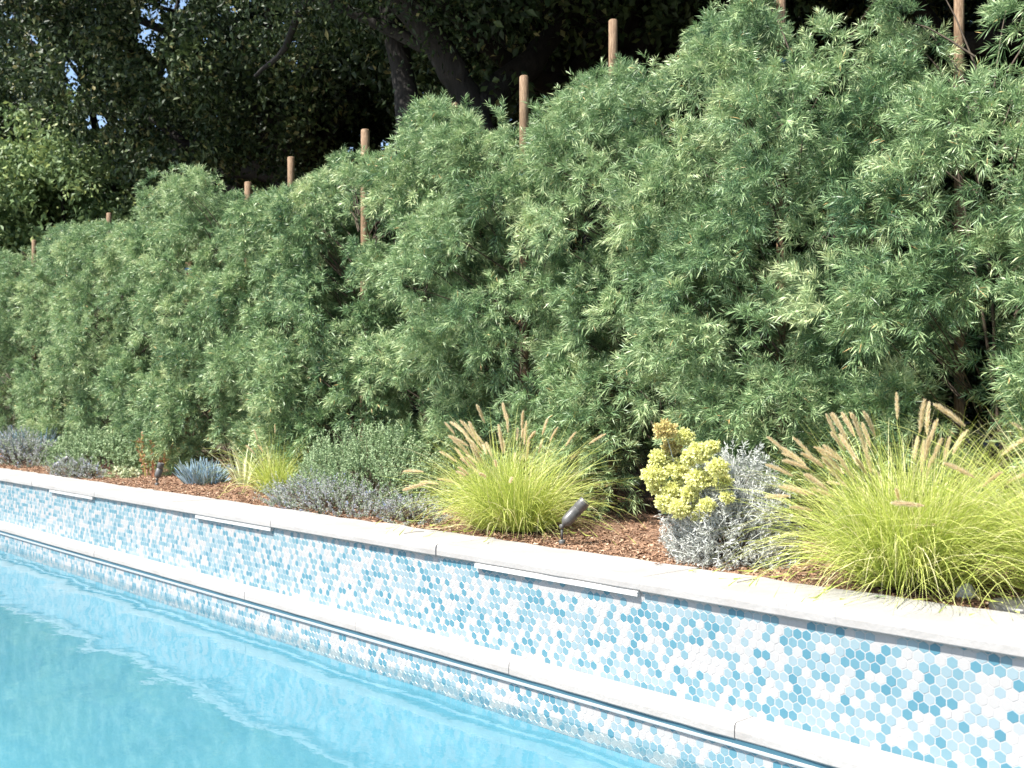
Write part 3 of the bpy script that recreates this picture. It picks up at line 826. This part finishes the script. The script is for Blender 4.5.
def spikes(root, rx, ry, h, n, mat, seed, part='flower_spikes', L0=.13, x0=0, y0=0):
    rng = np.random.default_rng(seed)
    a = rng.uniform(0, 2 * np.pi, n); el = np.arccos(rng.uniform(.05, 1, n))
    p = np.stack([x0 + rx * np.sin(el) * np.cos(a), y0 + ry * np.sin(el) * np.sin(a), h * np.cos(el) * .92], 1)
    d = unit(np.stack([np.cos(a) * np.sin(el), np.sin(a) * np.sin(el), np.full(n, .8)], 1) + rng.normal(0, .25, (n, 3)))
    m_ = 34; t_ = np.tile(np.linspace(0, 1, m_), n); SL = np.repeat(rng.uniform(.6, 1.2, n) * L0, m_)
    c = np.repeat(p, m_, 0) + np.repeat(d, m_, 0) * (SL * t_)[:, None]
    D = unit(rng.normal(size=c.shape) + np.repeat(d, m_, 0) * .6)
    c[:, 2] = np.abs(c[:, 2]) + .008
    tone = np.clip(rng.normal(.5, .24, len(c)), 0, 1)
    link(part, leaf_mesh(part, c, D, .010, .006, rng, tone, belly=.5), mat, root)

def span(a_, b_, Y):
    x0, x1 = onY(a_, Y)[0], onY(b_, Y)[0]
    return (x0 + x1) / 2, (x1 - x0) / 2
def pflower(a_, b_, Y, ry, h, n, ns, label, seed, leaf=.014):
    gx, rx = span(a_, b_, Y)
    r_ = mound('flowering_catmint', gx, Y, rx, ry, h, n, leaf, leaf * .55, M['purple'], label, 'flowers', seed, group='purple flowering edging plants')
    spikes(r_, rx * .95, ry * .95, h * .95, ns, M['purple'], seed + 1)
gx, rx = span(298, 452, 4.62)
mound('catmint', gx, 4.62, rx, .42, .56, 40000, .019, .010, M['mint'], 'large grey green leafy mound left of the middle fountain grass', 'plant', 71, group='grey green leafy mounds')
pflower(268, 392, 4.12, .26, .21, 12000, 190, 'low purple flowering plant spreading over the coping before the leafy mound', 72)
pflower(385, 440, 4.12, .16, .17, 3000, 50, 'small purple flowering clump between the leafy mound and the middle fountain grass', 74)
gx, rx = span(52, 152, 4.72)
mound('catmint', gx, 4.72, rx, .46, .46, 34000, .028, .015, M['mint'], 'green leafy mound behind the far spotlight at the left', 'plant', 76, group='grey green leafy mounds')
pflower(-22, 52, 4.32, .36, .44, 12000, 150, 'greyish purple flowering mound at the left edge behind the coping', 77, .02)
pflower(55, 98, 4.06, .16, .20, 4000, 60, 'low purple flowering clump right of the far spotlight', 79, .017)
gx, gy = onY(118, 4.25)[0], 4.25
mound('succulent', gx, gy + .05, .26, .14, .12, 1200, .04, .016, M['strap'], 'tiny pale yellow green rosettes left of the second spotlight', 'plant', 81)

# silver shrub and yellow flower heads
gx, rx = span(674, 796, 4.24)
gy = 4.24
r_ = mound('silver_shrub', gx, gy, rx, .27, .52, 32000, .026, .0046, M['silver'], 'silvery white twiggy shrub between the yellow flower heads and the largest fountain grass', 'shrub', 83, up=.5)
rng = np.random.default_rng(84)
p0 = []
for _ in range(260):
    a = rng.uniform(0, 2 * np.pi); el = rng.uniform(.1, 1.5); e = np.array([.95 * rx * math.sin(el) * math.cos(a), .27 * math.sin(el) * math.sin(a), .02 + .5 * math.cos(el)])
    p0.append((curve_pts([e * .35, e * .7 + rng.normal(0, .03, 3), e], 5), np.linspace(.003, .0015, 5)))
V, I = tubes(p0, 4); link('silver_twigs', npmesh('silver_twigs', V, 4, I, rng.uniform(.6, 1, len(I) // 4)), M['silver'], r_)
gx, gy = onY(690, 4.16)[0], 4.16
yf = thing('yellow_flowers', (gx, gy, Z_BED), 'yellow flower heads with a rusty top, left of the silver shrub', 'flowers')
heads = [(665, 430, .045, 1), (684, 437, .036, 0), (672, 447, .036, 1), (700, 452, .045, 0), (660, 458, .04, 0), (712, 447, .03, 0), (655, 475, .05, 0), (680, 470, .055, 0), (700, 478, .05, 0), (718, 468, .04, 0),
         (722, 482, .035, 0), (673, 490, .045, 0), (690, 494, .035, 0), (664, 503, .035, 0), (680, 508, .04, 0), (700, 512, .045, 0), (707, 505, .03, 0), (656, 488, .03, 0), (727, 497, .025, 0), (690, 458, .035, 0)]
rng = np.random.default_rng(90)
sp = []
for hx, hy, hr, kind in heads:
    d = (gy - .08) / (VIEW[1] + (hx - 512) / F * RIGHT[1]) + rng.uniform(-.12, .08)
    c = np.array(deep(hx, hy, d)) - np.array([gx, gy, Z_BED])
    n_ = int(1700 * (hr / .045) ** 2)
    v = unit(rng.normal(size=(n_, 3))); kk = 1 + .22 * np.sin(v[:, 0] * 9 + hx) * np.sin(v[:, 1] * 8) + .2 * np.sin(v[:, 2] * 11 + hy)
    p = v * (hr * 1.15 * kk * rng.uniform(.55, 1, n_))[:, None] * np.array([1, 1, .8])
    me = leaf_mesh('flower_head', p, unit(v + rng.normal(0, .7, v.shape)), .014, .010, rng, np.clip(rng.normal(.62, .24, n_), 0, 1) * .97 + .0, belly=.5)
    o = link('flower_head', me, M['rusty' if kind else 'yellow'], yf); o.location = Vector(c)
    if kind: o['label'] = 'rusty orange fading flower head'
    sp.append((curve_pts([(c[0] * .25, c[1] * .2, 0), (c[0] * .7, c[1] * .5 + .02, c[2] * .6), c], 6), np.linspace(.003, .002, 6)))
V, I = tubes(sp, 5); link('stems', npmesh('stems', V, 4, I, rng.uniform(.2, .6, len(I) // 4)), M['silver'], yf)

# blue fingered succulent, striped strap plant, orange stems
gx, gy = onY(196, 4.42)[0], 4.42
rt = thing('blue_succulent', (gx, gy + .08, Z_BED), 'powder blue fingered succulent between the second spotlight and the strap leaved plant', 'succulent', 'blue fingered succulents')
def fingers(root, rx, ry, n, Lr, Wr, seed):
    rng = np.random.default_rng(seed); a = rng.uniform(0, 2 * np.pi, n); r = np.sqrt(rng.random(n))
    p = np.stack([rx * r * np.cos(a), ry * r * np.sin(a), rng.uniform(.0, .10, n)], 1)
    d = unit(np.stack([np.cos(a) * r * .8, np.sin(a) * r * .8, np.full(n, 1.0)], 1) + rng.normal(0, .28, (n, 3)))
    L = rng.uniform(*Lr, n)
    ps = [(np.stack([p[k], p[k] + d[k] * L[k] * .5, p[k] + d[k] * L[k]]), np.array([.5, 1, .3]) * Wr) for k in range(n)]
    V, I = tubes(ps, 5)
    link('leaves', npmesh('leaves', V, 4, I, np.repeat(np.clip(rng.normal(.55, .25, n), 0, 1), 10)), M['blue'], root)
fingers(rt, .24, .15, 420, (.06, .2), .006, 92)
gx, gy = onY(6, 4.35)[0], 4.35
rt = thing('blue_succulent', (gx, gy + .3, Z_BED), 'powder blue succulent behind the purple flowers at the left edge', 'succulent', 'blue fingered succulents')
fingers(rt, .3, .2, 320, (.2, .45), .009, 93)
gx, gy = onY(243, 4.62)[0], 4.62
rng = np.random.default_rng(94)
rt = thing('strap_plant', (gx, gy, Z_BED), 'striped plant with arching strap leaves beside the small yellow grass', 'plant')
nb = 34; a = rng.uniform(0, 2 * np.pi, nb)
V, I, _, _ = ribbons(np.stack([.03 * np.cos(a), .03 * np.sin(a), np.full(nb, .02)], 1), a, rng.uniform(.1, .8, nb), rng.uniform(.5, 1.8, nb), rng.uniform(.3, .52, nb), rng.uniform(.014, .022, nb), 9, rng, .2)
V[:, 2] = np.maximum(V[:, 2], .02)
link('leaves', npmesh('leaves', V, 4, I, np.repeat(rng.uniform(.2, 1, nb), 8)), M['strap'], rt)
gx, gy = onY(153, 4.55)[0], 4.55
rt = thing('orange_stemmed_plant', (gx, gy, Z_BED), 'thin plant with orange stems behind the second spotlight', 'plant')
nb = 14; a = rng.uniform(0, 2 * np.pi, nb)
V, I, Pp, dd = ribbons(np.stack([.08 * np.cos(a), .08 * np.sin(a), np.zeros(nb)], 1), a, rng.uniform(.0, .3, nb), rng.uniform(.1, .7, nb), rng.uniform(.25, .5, nb), rng.uniform(.008, .013, nb), 8, rng)
link('stems', npmesh('stems', V, 4, I, np.repeat(rng.uniform(0, 1, nb), 7)), M['ginger'], rt)
n_ = 260; src = Pp[rng.integers(0, nb, n_), rng.integers(3, 8, n_)]
link('leaves', leaf_mesh('leaves', src, unit(rng.normal(size=(n_, 3))), .05, .014, rng, rng.uniform(0, 1, n_)), M['ginger'], rt)

# ------------------------------------------------------------------ spotlights
def spotlight(px, py, L, r, ang, label, lean=(1, 0), stem=.075):
    x, y = at(px, py, Z_BED + .01)
    rt = thing('spotlight', (x, y, Z_BED + .01), label, 'garden light', 'dark bronze garden spotlights')
    bm = bmesh.new(); lathe(bm, [(.012, -.03), (.016, .0), (.019, .022), (.013, .030)])
    lathe(bm, [(.007, .028), (.007, stem)], seg=10)
    bm_obj('ground_stake', bm, M['bronze'], rt, True)
    # knuckle
    bm = bmesh.new(); lathe(bm, [(.006, -.013), (.013, -.011), (.013, .011), (.006, .013)], Matrix.Translation((0, 0, stem)) @ Matrix.Rotation(rad(90), 4, 'X'), 14)
    bm_obj('knuckle', bm, M['bronze'], rt, True)
    d = Vector((RIGHT[0] * lean[0] + VIEW[0] * lean[1], RIGHT[1] * lean[0] + VIEW[1] * lean[1], 0)).normalized() * math.sin(ang); d.z = math.cos(ang)
    q = d.to_track_quat('Z', 'Y').to_matrix().to_4x4()
    T = Matrix.Translation(Vector((0, 0, stem)) + d * .008) @ q
    bm = bmesh.new()
    lathe(bm, [(.010, 0), (.014, .006), (r * .72, .014), (r * .98, .028), (r, .034), (r * 1.0, L * .62), (r * .93, L * .63), (r * .93, L * .65), (r, L * .66), (r, L - .004), (r * .95, L), (r * .84, L), (r * .84, L - .016)], T, 24)
    o = bm_obj('housing', bm, M['bronze'], rt)
    for p_ in o.data.polygons: p_.use_smooth = len(p_.vertices) == 4
    bm = bmesh.new(); lathe(bm, [(r * .82, L - .0155), (r * .82, L - .012)], T, 24); bm_obj('lens', bm, M['lens'], rt)
spotlight(562, 545, .18, .033, rad(43), 'dark bronze spotlight leaning right in front of the middle fountain grass', (1, .1), .10)
spotlight(157, 486, .15, .030, rad(14), 'upright dark spotlight standing alone in the mulch left of the blue succulent', (1, .1), .06)
spotlight(52, 474, .20, .031, rad(56), 'far grey spotlight leaning right among the purple flowers', (1, .2), .06)
# round in-ground light at the right edge
x, y = at(1016, 604, Z_BED + .03)
rt = thing('ground_light', (x + .03, y + .02, Z_BED + .012), 'flat round dark cover beside the pale rock at the right edge', 'garden light')
bm = bmesh.new(); lathe(bm, [(.125, -.03), (.13, .008), (.127, .018), (.118, .024), (.02, .027)], seg=36)
bm_obj('cover', bm, M['bronze'], rt, True)
bm = bmesh.new(); lathe(bm, [(.012, .0275), (.011, .033), (.006, .034)], seg=12); bm_obj('screw', bm, M['metal'], rt)

# pale rock
x, y = at(966, 600, Z_BED)
bm = bmesh.new(); bmesh.ops.create_icosphere(bm, subdivisions=3, radius=1)
rng = np.random.default_rng(97)
for v in bm.verts:
    c = v.co; k = 1 + .14 * math.sin(c.x * 4 + 1) * math.cos(c.y * 3) + .1 * math.sin(c.z * 6 + c.x * 3) + rng.normal(0, .015)
    v.co = Vector((c.x * .040 * k, c.y * .032 * k, c.z * .038 * k))
o = bm_obj('rock', bm, M['rock']); o.location = (x, y + .0, Z_BED + .026)
tag(o, 'small pale rock behind the coping beside the flat dark cover', 'rock')

# fallen leaves and twigs on the coping and one on the water
def litter(name, pts, z, mat, label, cat, L, Wd, tone, group=None, rz=.5):
    x, y = pts
    rng = np.random.default_rng(int(abs(x) * 1000))
    P = np.zeros((3, 3)); P[:, 2] = [.002, .003, .003]
    a = rz + np.array([0, 1.9, 4.0]); D = np.stack([np.cos(a), np.sin(a), np.full(3, .12)], 1)
    L_ = np.array([L, L * .6, L * .5])
    S = np.stack([-np.sin(a), np.cos(a), np.zeros(3)], 1)
    mid = P + D * L_[:, None] * .45
    up = np.array([0, 0, Wd * .25])
    V = np.stack([P, mid + S * Wd / 2 + up, P + D * L_[:, None], mid - S * Wd / 2 + up], 1).reshape(-1, 3)
    o = link(name, npmesh(name, V, 4, np.arange(12), [tone] * 3), mat); o.location = (x, y, z)
    tag(o, label, cat, group)
litter('fallen_leaf', at(657, 565, Z_COP_T), Z_COP_T + .001, M['chip'], 'brown curled leaf on the coping left of the silver shrub', 'leaf', .032, .016, .3)
litter('fallen_leaf', at(693, 572, Z_COP_T), Z_COP_T + .001, M['mint'], 'tiny green leaf on the coping in front of the silver shrub', 'leaf', .02, .01, .6)
litter('fallen_leaf', at(878, 598, Z_COP_T), Z_COP_T + .001, M['mint'], 'small green leaf on the coping under the largest fountain grass', 'leaf', .034, .016, .5)
litter('fallen_leaf', at(478, 691, 0), .003, M['yellow'], 'small yellow leaf floating on the water under the tiled wall', 'leaf', .04, .016, .4)
for (a_, b_, lab) in (((737, 583), (757, 580), 'thin dry twig on the coping right of the silver shrub'), ((404, 534), (424, 532), 'short dry twig on the coping left of the middle fountain grass')):
    p1, p2 = at(*a_, Z_COP_T), at(*b_, Z_COP_T)
    mid = ((p1[0] + p2[0]) / 2 + .006, (p1[1] + p2[1]) / 2 + .008, .006)
    o = link('dry_twig', tube_mesh('dry_twig', [(curve_pts([(p1[0] - p1[0], 0, .002), (mid[0] - p1[0], mid[1] - p1[1], .006), (p2[0] - p1[0], p2[1] - p1[1], .003)], 8), np.full(8, .0014))], 5), M['twig'])
    o.location = (p1[0], p1[1], Z_COP_T + .001); tag(o, lab, 'twig')
